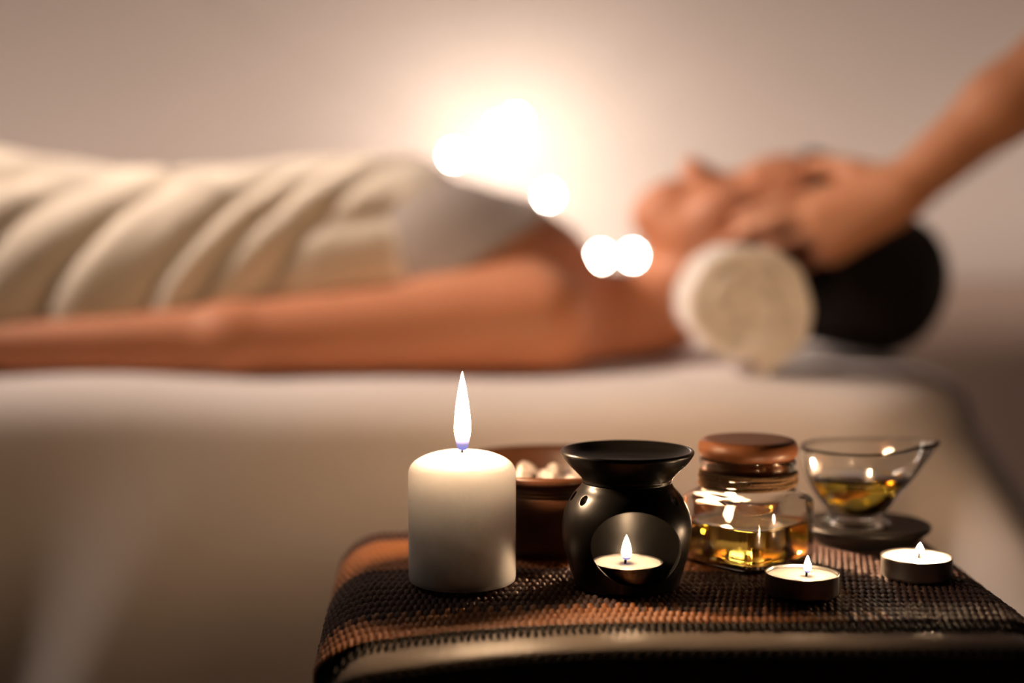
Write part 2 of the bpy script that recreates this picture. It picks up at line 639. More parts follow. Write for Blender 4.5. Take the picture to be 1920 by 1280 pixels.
def lying_person():
    F = Field((-1.36, 1.22, 0.655), (0.40, 1.80, 0.93), 0.005)
    torso_prims(F)
    F.ell((-0.56, PY, 0.765), (0.17, 0.165, 0.088), 0.05)
    for s in (-1, 1):
        F.cone((-0.60, PY + s * 0.085, 0.757), (-0.98, PY + s * 0.075, 0.735), 0.078, 0.054, 0.03)
        F.cone((-0.98, PY + s * 0.075, 0.735), (-1.28, PY + s * 0.07, 0.715), 0.052, 0.036, 0.02)
        F.cone((-1.29, PY + s * 0.07, 0.715), (-1.31, PY + s * 0.085, 0.82), 0.036, 0.022, 0.02)
        # shoulder, arm, hand
        F.cone(W(1120, 640, 0), W(1015, 622, s * 0.135), 0.05, 0.048, 0.04)
        sh = np.array((0.028, PY + s * 0.162, 0.722))
        el = np.array((-0.262, PY + s * 0.190, 0.706))
        wr = np.array((-0.505, PY + s * 0.200, 0.699))
        F.cone(sh, el, 0.047, 0.036, 0.03)
        F.cone(el, wr, 0.035, 0.0235, 0.015)
        kn = wr + np.array((-0.085, s * 0.004, -0.006))
        F.cone(wr, kn, 0.024, 0.018, 0.012)
        for i, (dy, ln) in enumerate(((-0.022, 0.075), (-0.007, 0.085), (0.008, 0.08), (0.023, 0.062))):
            a = kn + np.array((0, dy, 0)); b = a + np.array((-ln * 0.5, dy * 0.2, 0.004)); c = b + np.array((-ln * 0.5, 0, -0.008))
            F.cone(a, b, 0.0098, 0.009, 0.006); F.cone(b, c, 0.009, 0.0078, 0.004)
        a = wr + np.array((-0.02, -s * 0.02, 0.004)); b = a + np.array((-0.045, -s * 0.02, 0.0)); c = b + np.array((-0.03, -s * 0.004, -0.004))
        F.cone(a, b, 0.012, 0.0105, 0.01); F.cone(b, c, 0.0105, 0.0085, 0.004)
    # neck
    F.cone(W(1150, 624), W(1335, 528), 0.050, 0.050, 0.03)
    for s in (-1, 1):
        F.cone(W(1128, 548, s * 0.012), W(1350, 505, s * 0.055), 0.011, 0.013, 0.02)     # neck muscle
        F.cone(W(1112, 548, s * 0.02), W(1040, 572, s * 0.13), 0.010, 0.010, 0.02)      # collar bone
    # skull and face
    F.ell(W(1482, 452), (0.080, 0.074, 0.090), 0.02, rot_y(8))
    F.ell(W(1456, 388), (0.052, 0.066, 0.050), 0.02)
    F.ell(W(1338, 436), (0.074, 0.056, 0.055), 0.02, rot_y(-14))
    F.ball(W(1214, 396), 0.0155, 0.02)
    for s in (-1, 1):
        F.cone(W(1222, 412, s * 0.012), W(1388, 492, s * 0.054), 0.015, 0.019, 0.02)
        F.ell(W(1368, 392, s * 0.042), (0.03, 0.022, 0.024), 0.025)
        F.ell(W(1388, 500, s * 0.074), (0.017, 0.007, 0.029), 0.006, rot_y(-20))
        F.ell(W(1392, 498, s * 0.081), (0.009, 0.005, 0.017), 0.004, rot_y(-20), cut=True)
        F.ball(W(1312, 334, s * 0.012), 0.0085, 0.01)
        F.ell(W(1394, 326, s * 0.031), (0.019, 0.019, 0.013), 0.015, cut=True)
        F.ball(W(1394, 352, s * 0.031), 0.0135, 0.004)
        F.cone(W(1424, 322, s * 0.014), W(1420, 336, s * 0.046), 0.008, 0.006, 0.015)
    F.cone(W(1380, 348), W(1300, 312), 0.0075, 0.0088, 0.012)
    F.ball(W(1295, 312), 0.0104, 0.008)
    F.ell(W(1254, 368), (0.022, 0.03, 0.016), 0.02)
    F.ell(W(1257, 347), (0.0075, 0.021, 0.0065), 0.004)
    F.ell(W(1236, 357), (0.0075, 0.019, 0.0070), 0.004)
    F.f = np.maximum(F.f, (BED_Z + 0.003 - F.coords()[2]).astype(np.float32))
    me = F.mesh('person', 2)
    o = link_mesh('person', me, M['skin'])
    tag(o, 'person lying face up under a cream blanket, bare arm along the side, eyes closed', 'person')

    # lips, brows and closed lashes
    L = Field((0.12, 1.48, 0.82), (0.21, 1.56, 0.90), 0.0015)
    L.ell(W(1257, 345.5), (0.0072, 0.0205, 0.0066), 0.001)
    L.ell(W(1236, 355), (0.0074, 0.0188, 0.0072), 0.001)
    link_mesh('lips', L.mesh('lips', 1), M['lips'], o)
    for s in (-1, 1):
        pb = [W(1420, 320 + 2 * abs(d - 0.03) * 300, s * d) for d in (0.016, 0.024, 0.032, 0.040, 0.047)]
        link_mesh('eyebrow', tube_mesh('eyebrow', [pb], [[0.002, 0.0034, 0.0034, 0.003, 0.0015]], 8), M['hair'], o)
        pl = [W(1386 - 3 * math.cos((d - 0.03) * 90), 336 + 700 * abs(d - 0.03), s * d) for d in (0.019, 0.024, 0.029, 0.034, 0.039, 0.042)]
        link_mesh('eyelashes', tube_mesh('eyelashes', [pl], [0.0011], 6), M['hair'], o)

    # hair: a cap over the back of the skull and a loose bun beyond the crown
    H = Field((0.15, 1.38, 0.66), (0.50, 1.66, 0.93), 0.003)
    H.ell(W(1484, 452), (0.091, 0.083, 0.099), 0.02, rot_y(8))
    Xg, Yg, Zg = H.coords()
    # hairline plane from forehead to behind the ear
    p1, p2 = W(1508, 300), W(1436, 545)
    d = p2 - p1
    nrm = np.array((d[2], 0, -d[0])); nrm /= np.linalg.norm(nrm)
    if nrm[0] < 0: nrm = -nrm
    side = (Xg - p1[0]) * nrm[0] + (Zg - p1[2]) * nrm[2]
    H.f = np.maximum(H.f, (-side).astype(np.float32))
    H.ell(W(1668, 535), (0.060, 0.056, 0.074), 0.05, rot_y(18))
    H.ell(W(1570, 530), (0.070, 0.066, 0.055), 0.04)
    st = 0.0012 * np.sin(Zg * 420 + 25 * np.sin(Yg * 40) + 60 * Xg) + 0.0008 * np.sin(Yg * 600 + Xg * 120)
    H.f += st.astype(np.float32)
    H.f = np.maximum(H.f, (BED_Z + 0.003 - Zg).astype(np.float32))
    h = link_mesh('hair', H.mesh('hair', 1), M['hair'], o)
    h['label'] = 'dark brown hair gathered in a bun'

    # white strapless top, seen where the blanket ends
    T = Field((-0.36, 1.34, 0.68), (0.12, 1.70, 0.93), 0.005)
    torso_prims(T, 0.006)
    Xg, Yg, Zg = T.coords()
    lim = -0.050 + 0.085 * np.clip((Zg - 0.765) / 0.055, 0, 1)
    T.f = np.maximum(T.f, np.maximum(Xg - lim, -0.33 - Xg).astype(np.float32))
    T.f = np.maximum(T.f, (BED_Z + 0.002 - Zg).astype(np.float32))
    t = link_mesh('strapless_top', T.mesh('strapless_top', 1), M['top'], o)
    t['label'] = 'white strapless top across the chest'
    return o


lying_person()


# ------------------------------------------------------------------ blanket over the lying person
def make_blanket():
    xs_px = np.array([-1400, -1150, -900, -600, -300, -120, 0, 120, 250, 400, 550, 700, 770, 815, 845, 862])
    zt = np.array([0.74, 0.84, 0.80, 0.83, 0.86, 0.888, 0.896, 0.886, 0.872, 0.874, 0.882, 0.891, 0.889, 0.877, 0.862, 0.848])
    xw = (xs_px - 960) / FPX * PY
    n, m = 420, 150
    X = np.linspace(xw[0], xw[-1], n)
    ztop = np.interp(X, xw, zt)
    ker = np.exp(-np.linspace(-2, 2, 21) ** 2); ker /= ker.sum()
    pad = np.pad(ztop, 10, mode='edge')
    ztop = np.convolve(pad, ker, mode='valid')
    hw = np.interp(X, [-1.35, -1.0, -0.7, -0.45, -0.2, -0.05], [0.2, 0.19, 0.195, 0.168, 0.156, 0.150])
    T = np.linspace(0, math.pi, m)
    XX, TT = np.meshgrid(X, T, indexing='ij')
    z0 = np.interp(X, [-0.30, -0.08], [0.715, 0.690])[:, None]
    hw = hw + np.interp(X, [-1.2, -0.9, -0.32, -0.12], [0, 0.03, 0.035, 0.0])
    e = 0.72
    c, s = np.cos(TT), np.sin(TT)
    Yv = PY - np.sign(c) * np.abs(c) ** e * hw[:, None]
    Zv = z0 + (ztop[:, None] - z0) * np.abs(s) ** e
    # folds running down the near side, leaning towards the feet
    near = np.clip(1.25 - TT / 1.35, 0, 1)
    lean = XX - 0.12 * (TT - 0.4)
    ph = lean * 1.0

    def ridge(x0, w, a):
        return a * np.exp(-((lean - x0) / w) ** 2)
    f = np.zeros_like(XX)
    for px, w, a in ((40, 0.013, -0.014), (120, 0.022, 0.009), (195, 0.013, -0.016), (260, 0.025, 0.010), (375, 0.012, -0.012), (420, 0.013, 0.008),
                     (455, 0.010, -0.014), (505, 0.018, 0.010), (560, 0.012, -0.012), (690, 0.05, 0.006), (-80, 0.02, -0.012), (-170, 0.03, 0.01),
                     (-300, 0.02, -0.012), (-420, 0.03, 0.01), (320, 0.02, 0.006)):
        f += ridge((px - 960) / FPX * 1.40, w, a)
    f *= 0.5 * near
    # creases across the belly
    f += 0.006 * np.exp(-((TT - 1.15 - 0.6 * np.sin(XX * 9)) / 0.10) ** 2) * np.sin(XX * 17 + 1)
    f -= 0.020 * np.exp(-((XX + 0.53) / 0.055) ** 2 - ((TT - 0.95) / 0.12) ** 2)
    f += 0.0015 * np.sin(XX * 60 + TT * 4) * np.sin(TT * 7)
    Yv -= f * np.maximum(np.cos(TT), 0) * 1.0
    Zv += f * np.abs(s)
    skew = np.clip((TT - 0.2) / 1.2, 0, 1)
    XX = XX + np.clip((XX + 0.35) / 0.3, 0, 1) * (0.012 * skew)
    V = np.stack([XX, Yv, Zv], -1).reshape(-1, 3)
    Q = grid_faces(n, m)[:, ::-1]
    me = mesh_np('blanket', V, Q)
    o = link_mesh('blanket', me, M['blanket'])
    sm = o.modifiers.new('thick', 'SOLIDIFY'); sm.thickness = 0.010; sm.offset = 1
    tag(o, 'cream blanket draped over the lying person from chest to feet', 'blanket')


make_blanket()


# ------------------------------------------------------------------ masseuse, reaching in from the right
def masseuse():
    F = Field((0.12, 1.20, 0.70), (0.98, 1.86, 1.68), 0.0045)
    A = lambda px, py, Y: np.array(at(px, py, Y))
    # near arm and hand
    wr = A(1692, 358, 1.402)
    el = A(2045, 62, 1.370)
    sN, sF = np.array((0.80, 1.335, 1.275)), np.array((0.82, 1.70, 1.275))
    F.cone(sN, el, 0.052, 0.041, 0.03)
    F.cone(el, A(1880, 196, 1.385), 0.040, 0.034, 0.02)
    F.cone(A(1880, 196, 1.385), wr, 0.034, 0.0255, 0.02)
    K = [A(1550, 368, 1.424), A(1535, 402, 1.414), A(1535, 437, 1.414), A(1550, 470, 1.42)]
    for k, r in zip(K, (0.0135, 0.014, 0.0135, 0.012)):
        F.cone(wr, k, 0.021, r, 0.012)
    F.cone(A(1668, 396, 1.408), A(1565, 462, 1.416), 0.019, 0.015, 0.015)
    fing = [(K[0], A(1465, 385, 1.430), A(1420, 398, 1.438), A(1382, 412, 1.446), 0.0098),
            (K[1], A(1448, 423, 1.426), A(1400, 438, 1.436), A(1358, 454, 1.449), 0.0100),
            (K[2], A(1455, 463, 1.428), A(1412, 480, 1.438), A(1374, 497, 1.449), 0.0096),
            (K[3], A(1498, 500, 1.430), A(1464, 515, 1.434), A(1436, 526, 1.440), 0.0084)]
    for a, b, c, d, r in fing:
        F.cone(a, b, r * 1.12, r * 1.02, 0.006)
        F.cone(b, c, r * 1.03, r * 0.95, 0.004)
        F.cone(c, d, r * 0.95, r * 0.80, 0.004)
    th = [A(1655, 345, 1.412), A(1600, 322, 1.430), A(1555, 312, 1.450), A(1522, 308, 1.468)]
    F.cone(th[0], th[1], 0.017, 0.0135, 0.015)
    F.cone(th[1], th[2], 0.0125, 0.0108, 0.006)
    F.cone(th[2], th[3], 0.0108, 0.0086, 0.004)
    # far arm and hand on the other temple
    wr = A(1712, 350, 1.640)
    el = A(2070, 70, 1.66)
    F.cone(sF, el, 0.052, 0.041, 0.03)
    F.cone(el, wr, 0.040, 0.0255, 0.02)
    K = [A(1592, 362, 1.622), A(1580, 392, 1.632), A(1580, 425, 1.632), A(1592, 455, 1.624)]
    for k in K:
        F.cone(wr, k, 0.021, 0.0135, 0.012)
    for (a, tip, r) in ((K[0], A(1425, 405, 1.600), 0.0098), (K[1], A(1402, 442, 1.596), 0.01), (K[2], A(1415, 480, 1.596), 0.0096), (K[3], A(1470, 510, 1.604), 0.0084)):
        m = 0.5 * (a + tip) + np.array((0, 0.006, 0))
        F.cone(a, m, r * 1.1, r, 0.006)
        F.cone(m, tip, r, r * 0.8, 0.004)
    th = [A(1672, 340, 1.622), A(1608, 322, 1.602), A(1565, 310, 1.582), A(1535, 304, 1.560)]
    F.cone(th[0], th[1], 0.017, 0.0135, 0.015)
    F.cone(th[1], th[2], 0.0125, 0.0108, 0.006)
    F.cone(th[2], th[3], 0.0108, 0.0086, 0.004)
    # shoulders and upper trunk carrying the arms
    F.cone(sN, sF, 0.06, 0.06, 0.04)
    F.ell((0.845, 1.52, 1.20), (0.10, 0.155, 0.22), 0.05)
    # neck and head
    F.cone((0.80, 1.52, 1.30), (0.755, 1.52, 1.42), 0.056, 0.052, 0.03)
    F.ell((0.735, 1.52, 1.50), (0.092, 0.074, 0.105), 0.02)
    F.ell((0.69, 1.52, 1.44), (0.055, 0.055, 0.06), 0.03)
    F.cone((0.648, 1.52, 1.49), (0.630, 1.52, 1.455), 0.008, 0.010, 0.012)
    F.ell((0.65, 1.52, 1.425), (0.012, 0.024, 0.012), 0.012)
    for s in (-1, 1):
        F.ell((0.74, 1.52 + s * 0.074, 1.475), (0.018, 0.008, 0.03), 0.006)
        F.ell((0.645, 1.52 + s * 0.03, 1.492), (0.014, 0.017, 0.011), 0.012, cut=True)
        F.ball((0.664, 1.52 + s * 0.03, 1.491), 0.013, 0.004)
    arms = F.mesh('person', 2)
    o = link_mesh('person', arms, M['skin2'])
    tag(o, 'person standing at the right, bare arms reaching down, hands on another person\'s temples', 'person')
    B = Field((0.55, 1.22, 0.0), (1.2, 1.82, 1.40), 0.009)
    B.ell((0.845, 1.52, 1.19), (0.115, 0.172, 0.21), 0.05)
    B.cone((0.82, 1.36, 1.265), (0.835, 1.68, 1.265), 0.072, 0.072, 0.04)
    B.cone((0.80, 1.335, 1.27), (0.74, 1.343, 1.20), 0.066, 0.064, 0.03)
    B.cone((0.82, 1.70, 1.27), (0.775, 1.69, 1.20), 0.066, 0.064, 0.03)
    B.ell((0.90, 1.52, 0.92), (0.125, 0.17, 0.16), 0.08)
    for s in (-1, 1):
        B.cone((0.91, 1.52 + s * 0.085, 0.85), (0.90, 1.52 + s * 0.09, 0.46), 0.092, 0.064, 0.04)
        B.cone((0.90, 1.52 + s * 0.09, 0.46), (0.93, 1.52 + s * 0.09, 0.10), 0.066, 0.05, 0.03)
        B.cone((0.93, 1.52 + s * 0.09, 0.045), (0.80, 1.52 + s * 0.10, 0.036), 0.042, 0.032, 0.03)
    b = link_mesh('uniform', B.mesh('uniform', 2), M['tunic'], o)
    b['label'] = 'grey work clothes'
    H = Field((0.55, 1.40, 1.38), (0.92, 1.64, 1.66), 0.005)
    H.ell((0.745, 1.52, 1.512), (0.098, 0.082, 0.108), 0.02)
    Xg, Yg, Zg = H.coords()
    H.f = np.maximum(H.f, (0.695 - 0.35 * (Zg - 1.5) - Xg).astype(np.float32))
    H.f = np.maximum(H.f, (1.42 - Zg).astype(np.float32))
    H.ball((0.85, 1.52, 1.53), 0.04, 0.02)
    link_mesh('hair', H.mesh('hair', 1), M['hair'], o)


masseuse()


# ------------------------------------------------------------------ rolled towel by the neck
def towel_roll():
    c = at(1395, 640, 1.30)
    R0 = 0.0635
    turns = 3.78
    th = 0.0150
    n = 260
    a = np.linspace(0, turns * 2 * math.pi, n)
    r_mid = R0 - th / 2 - (turns * 2 * math.pi - a) / (2 * math.pi) * (th + 0.0009)
    r_mid = np.maximum(r_mid, 0.0062)
    a0 = -a + 3.6
    gap = th / 2
    L0, L1 = 0.0, 0.125
    # cross-section across the band's thickness, with rounded ends at both faces
    prof = []
    k = 8
    for i in range(k + 1):
        g = math.pi * i / k
        prof.append((gap * math.cos(g), L0 + 0.004 * (1 - math.sin(g) ** 0.75)))
    for i in range(k + 1):
        g = math.pi * i / k
        prof.append((-gap * math.cos(g), L1 - 0.006 * (1 - math.sin(g))))
    P = np.array(prof)
    V = np.zeros((n, len(P), 3))
    for j in range(len(P)):
        rr = r_mid + P[j, 0]
        wob = 0.0008 * np.sin(a * 5.3) + 0.0006 * np.sin(a * 11)
        V[:, j, 0] = (rr + wob) * np.cos(a0)
        V[:, j, 2] = (rr + wob) * np.sin(a0)
        V[:, j, 1] = P[j, 1] + 0.0015 * np.sin(a * 1.7) + 0.004 * (R0 - r_mid) / R0
    m = len(P)
    Q = []
    for i in range(n - 1):
        for j in range(m):
            j2 = (j + 1) % m
            Q.append((i * m + j, i * m + j2, (i + 1) * m + j2, (i + 1) * m + j))
    me = mesh_np('towel_roll', V.reshape(-1, 3), Q)
    bm = bmesh.new(); bm.from_mesh(me)
    bm.verts.ensure_lookup_table()
    bm.faces.new([bm.verts[j] for j in range(m)])
    bm.faces.new([bm.verts[(n - 1) * m + j] for j in range(m)][::-1])
    bmesh.ops.recalc_face_normals(bm, faces=bm.faces)
    bm.to_mesh(me); bm.free()
    o = link_mesh('towel', me, M['towel'])
    o.location = (c.x, 1.285, BED_Z + R0 + 0.001)
    tag(o, 'rolled white towel with a spiral end lying under the neck', 'towel')


towel_roll()


# ------------------------------------------------------------------ string of warm lights before the back wall
def string_lights():
    LY = WALL_Y - 0.22
    pts = [(850, 292, 0), (935, 243, 1), (968, 228, 1), (1028, 367, 0), (1126, 482, 0), (1186, 480, 0)]
    root = empty('string_light', at(935, 243, LY))
    tag(root, 'string of glowing warm white bulbs behind the lying person', 'string light')
    inv = Matrix.Translation(-root.location)
    loc = [at(px, py, LY) for px, py, _ in pts]
    order = [Vector((loc[0].x - 0.9, WALL_Y - 0.014, loc[0].z + 0.6))] + loc + [Vector((loc[-1].x + 0.35, LY, loc[-1].z - 0.2))]
    path = []
    for a, b in zip(order[:-1], order[1:]):
        for k in range(8):
            t = k / 8
            p = a.lerp(b, t)
            path.append(p + Vector((0, 0.012, 0.014 - 0.02 * math.sin(math.pi * t))))
    path.append(order[-1])
    me = tube_mesh('cable', [[inv @ p for p in path]], [0.0012], 6)
    link_mesh('cable', me, M['cable'], root)
    for (px, py, hot), p in zip(pts, loc):
        q = inv @ p
        b = lathe('bulb', smooth_prof([(0, -0.0085), (0.005, -0.007), (0.0082, 0), (0.006, 0.006), (0.003, 0.010), (0, 0.011)], 4), 20,
                  M['bulb_hot'] if hot else M['bulb'], root, q)
        lathe('socket', [(0, 0.010), (0.0035, 0.010), (0.0035, 0.018), (0, 0.018)], 12, M['cable'], b)


string_lights()

# ------------------------------------------------------------------ stool with leather top
TZ = 0.62          # upper face of the mat
SX0, SX1, SY0, SY1, SR = -0.0945, 0.268, 0.656, 0.905, 0.030


RC = 0.030


def side_round(x):
    """how far the padded top has rounded down near its left and right sides"""
    d = np.clip(np.minimum(np.asarray(x, float) - SX0, SX1 - np.asarray(x, float)), 0, RC)
    return np.sqrt(np.maximum(RC ** 2 - (RC - d) ** 2, 0)) - RC


def lip(y):
    """drop of the leather where it rounds over the front edge"""
    sa = np.clip(1 - (np.asarray(y, float) - SY0) / 0.016, 0, 1)
    return -0.0040 * (1 - np.sqrt(1 - sa ** 2))


def sag(x, y):
    """the soft cushion sinks a little towards its front left corner and rounds over at its rim"""
    dl = np.clip(1 - (x - SX0) / 0.17, 0, 1)
    df = np.clip(1 - (y - SY0) / 0.10, 0, 1)
    z = -0.017 * dl ** 2 * (0.12 + 0.88 * df)
    z = z - 0.0015 * np.clip(1 - (y - SY0) / 0.034, 0, 1) ** 2
    return z


def make_stool():
    root = empty('stool', ((SX0 + SX1) / 2, (SY0 + SY1) / 2, 0))
    tag(root, 'dark leather stool with a stitched top edge carrying the candles', 'stool')
    inv = root.matrix_basis.copy(); inv.translation = root.location; inv = inv.inverted()
    off = Vector(root.location)
    # top cushion: rounded rectangle outline, rings from the middle outwards and over the edge
    def outline(r_off):
        P = []
        r = SR + r_off
        x0, x1, y0, y1 = SX0 + SR, SX1 - SR, SY0 + SR, SY1 - SR
        for (ax, ay, bx, by, cx, cy, a0) in ((x0, y0 - r, x1, y0 - r, x1, y0, -90), (x1 + r, y0, x1 + r, y1, x1, y1, 0),
                                             (x1, y1 + r, x0, y1 + r, x0, y1, 90), (x0 - r, y1, x0 - r, y0, x0, y0, 180)):
            m = 40
            for k in range(m):
                P.append((ax + (bx - ax) * k / m, ay + (by - ay) * k / m))
            for k in range(10):
                g = math.radians(a0 + 9 * k)
                P.append((cx + r * math.cos(g), cy + r * math.sin(g)))
        return np.array(P)
    def rings_mesh(name, rings, m, cap_first=True, cap_last=True):
        n = len(outline(0))
        V = np.zeros((n, len(rings), 3))
        for j, (d, z, sg) in enumerate(rings):
            P = outline(d)
            V[:, j, 0], V[:, j, 1] = P[:, 0], P[:, 1]
            V[:, j, 2] = z + sg * (sag(P[:, 0], P[:, 1]) + side_round(P[:, 0]))
        V -= np.array(off)
        bm = bmesh.new()
        vs = [bm.verts.new(v) for v in V.reshape(-1, 3)]
        for q in grid_faces(n, len(rings), True):
            bm.faces.new([vs[i] for i in q])
        L = len(rings)
        if cap_first: bm.faces.new([vs[i * L] for i in range(n)])
        if cap_last: bm.faces.new([vs[i * L + L - 1] for i in range(n)])
        bmesh.ops.recalc_face_normals(bm, faces=bm.faces)
        me = bpy.data.meshes.new(name)
        bm.to_mesh(me); bm.free()
        return link_mesh(name, me, m, root)
    zt = TZ - 0.0035
    top = [(-0.029, zt, 1)]
    for d in np.linspace(-0.026, -0.016, 5):
        top.append((d, zt, 1))
    for k in range(1, 7):
        a = k / 6 * math.pi / 2
        top.append((-0.016 + 0.016 * math.sin(a), zt - 0.0040 + 0.0040 * math.cos(a), 1))
    top += [(0.0002, zt - 0.0052, 1), (-0.003, zt - 0.0065, 1)]
    cushion = rings_mesh('seat_cushion', top, M['leather'])
    # welt of the seam and its stitches along the rim
    n = outline(0.0)
    P = outline(0.0003)
    loop = [(p[0] - off.x, p[1] - off.y, zt - 0.0060 + float(sag(p[0], p[1]) + side_round(p[0])) - off.z) for p in P]
    w = tube_mesh('welt', [loop + [loop[0]]], [0.0016], 8)
    link_mesh('welt', w, M['leather'], root)
    xs = np.arange(SX0 + 0.012, SX1 - 0.012, 0.0052)
    paths = []
    for x in xs:
        y = SY0 - 0.0002 + (0.004 if x < SX0 + 0.02 else 0)
        z0 = zt - 0.0036 + float(side_round(x))
        paths.append([(x - off.x, y + 0.0006 - off.y, z0 - 0.0004 + float(sag(x, y))), (x + 0.0012 - off.x, y - 0.0004 - off.y, z0 + float(sag(x, y)) - 0.0002),
                      (x + 0.0034 - off.x, y + 0.0002 - off.y, z0 + 0.0008 + float(sag(x, y)))])
    st = link_mesh('stitching', tube_mesh('stitching', paths, [[0.0003, 0.0007, 0.0003]] * len(paths), 6), M['stitch'], root)
    side = [(-0.0035, zt - 0.0065, 1), (-0.0028, zt - 0.011, 1), (-0.002, zt - 0.03, 0.5), (-0.002, 0.46, 0), (-0.004, 0.44, 0), (-0.008, 0.435, 0)]
    rings_mesh('side_panel', side, M['leather'])
    for lx in (SX0 + 0.03, SX1 - 0.03):
        for ly in (SY0 + 0.03, SY1 - 0.03):
            o = link_mesh('leg', box_mesh('leg', (lx - 0.014, ly - 0.014, 0), (lx + 0.014, ly + 0.014, 0.438), 0.003), M['tablewood'])
            for v in o.data.vertices: v.co -= off
            o.parent = root
    return root


make_stool()


# ------------------------------------------------------------------ woven mat draped over the stool
def make_mat():
    MY0, MY1 = 0.684, 0.898
    px_, py_ = 0.0036, 0.0084
    rc = RC
    drop_l, drop_r = 0.15, 0.10
    x_l, x_r = SX0 - 0.0042, SX1 + 0.0042
    qa = rc * math.pi / 2
    flat = (x_r - rc) - (x_l + rc)
    Ltot = drop_l + qa + flat + qa + drop_r
    ncx, ncy = int(Ltot / px_), int((MY1 - MY0) / py_)
    su, sv = 7, 10
    nu, nv = ncx * su + 1, ncy * sv + 1
    s = np.linspace(0, Ltot, nu)
    t = np.linspace(0, ncy, nv)
    S, T = np.meshgrid(s, t, indexing='ij')
    row = np.minimum(np.floor(T).astype(int), ncy - 1)
    v = T - row
    uu = S / px_ + 0.5 * (row % 2)
    u = uu - np.floor(uu)
    bump = np.sqrt(np.maximum(1 - (2 * u - 1) ** 2, 0)) * np.sqrt(np.maximum(1 - (2 * v - 1) ** 2, 0))
    jit = rng.uniform(0.85, 1.1, (ncx + 3, ncy + 1))
    hgt = 0.0022 * bump * jit[np.floor(uu).astype(int), row] - 0.0022
    # path across: up the left side, over, down the right side; back corner of the mat droops and rounds
    Yb = MY0 + (MY1 - MY0) * T / ncy
    x = np.zeros_like(S); z = np.zeros_like(S); nx = np.zeros_like(S); nz = np.zeros_like(S)
    a = S < drop_l
    x[a] = x_l + 0.002 * ((drop_l - S[a]) / drop_l); z[a] = -rc - (drop_l - S[a]); nx[a] = -1
    b = (S >= drop_l) & (S < drop_l + qa)
    g = (S[b] - drop_l) / rc
    x[b] = x_l + rc - rc * np.cos(g); z[b] = -rc + rc * np.sin(g); nx[b] = -np.cos(g); nz[b] = np.sin(g)
    c = (S >= drop_l + qa) & (S < drop_l + qa + flat)
    x[c] = x_l + rc + (S[c] - drop_l - qa); nz[c] = 1
    d = (S >= drop_l + qa + flat) & (S < drop_l + 2 * qa + flat)
    g = (S[d] - drop_l - qa - flat) / rc
    x[d] = x_r - rc + rc * np.sin(g); z[d] = -rc + rc * np.cos(g); nx[d] = np.sin(g); nz[d] = np.cos(g)
    e = S >= drop_l + 2 * qa + flat
    x[e] = x_r + 0.006 * (S[e] - drop_l - 2 * qa - flat) / drop_r; z[e] = -rc - (S[e] - drop_l - 2 * qa - flat); nx[e] = 1
    z = z + TZ + np.where(nz > 0, sag(x, Yb) * nz, sag(np.full_like(x, SX0 + 0.0), Yb) * (x < 0))
    x = x - 0.013 * (T / ncy) * np.clip(1 - (x - x_l) / 0.12, 0, 1)      # the mat lies a little askew at its far left corner
    wave = 0.0012 * np.sin(S * 60) * (T / ncy)
    V = np.stack([x + nx * hgt, Yb + wave, z + nz * hgt], -1)
    # underside copy to give the mat its thickness
    th = 0.0016
    U = np.stack([x - nx * (th + 0.0004), Yb + wave, z - nz * (th + 0.0004)], -1)
    VV = np.concatenate([V.reshape(-1, 3), U.reshape(-1, 3)])
    Q = grid_faces(nu, nv)
    Q2 = Q[:, ::-1] + nu * nv
    idx = np.arange(nu * nv).reshape(nu, nv)
    rim = []
    for line in (idx[:, 0], idx[::-1, -1], idx[0, ::-1], idx[-1, :]):
        l = line
        rim.append(np.stack([l[:-1], l[:-1] + nu * nv, l[1:] + nu * nv, l[1:]], -1))
    QQ = np.concatenate([Q, Q2] + rim)
    # stripes: copper rows at the front and towards the back, the rest dark brown
    me = mesh_np('woven_mat', VV, QQ)
    me.materials.append(M['mat_dark'])
    me.materials.append(M['mat_copper'])
    fi = np.arange(len(Q))
    ti = fi % (nv - 1) // sv
    si = fi // (nv - 1) // su
    xf = (si + 0.5) * px_ - drop_l - qa                     # distance across the flat top
    lim = 3.0 - 3.4 * np.clip((xf - 0.13) / 0.17, 0, 1)   # the front stripe runs askew and leaves over the edge
    copper_front = (ti + 1 <= lim) | ((ti < lim + 0.5) & (si % 2 == 0) & (lim > 0.5))
    copper_back = (ti >= 13 - 2 * np.clip(xf / 0.25, 0, 1)) & (ti < 22) & (xf < 0.22)
    mi = np.zeros(len(me.polygons), np.int32)
    mi[:len(Q)] = (copper_front | copper_back).astype(np.int32)
    me.polygons.foreach_set('material_index', mi)
    o = link_mesh('place_mat', me, None)
    o.location = (0, 0, 0)
    tag(o, 'dark brown woven mat with copper stripes and short fringe draped over the stool', 'mat')
    # fringe of warp ends lying on the leather in front of the mat
    paths, rads = [], []
    x_from, x_to = x_l + 0.002, x_r - 0.002
    k = 0
    X = x_from
    while X < x_to:
        L = 0.0115 + rng.uniform(-0.0015, 0.0015)
        p = []
        for i in range(5):
            q = i / 4
            yy = MY0 + 0.001 - L * q
            xx = X + rng.uniform(-0.0002, 0.0002)
            zz = TZ - 0.0035 + 0.0011 + float(sag(xx, yy) + side_round(xx) + lip(yy))
            p.append((xx, yy, zz))
        paths.append(p); rads.append([0.0009, 0.0011, 0.0011, 0.0010, 0.0006])
        X += px_ * 1.0
    f = link_mesh('fringe', tube_mesh('fringe', paths, rads, 6), M['fringe'], o)


make_mat()


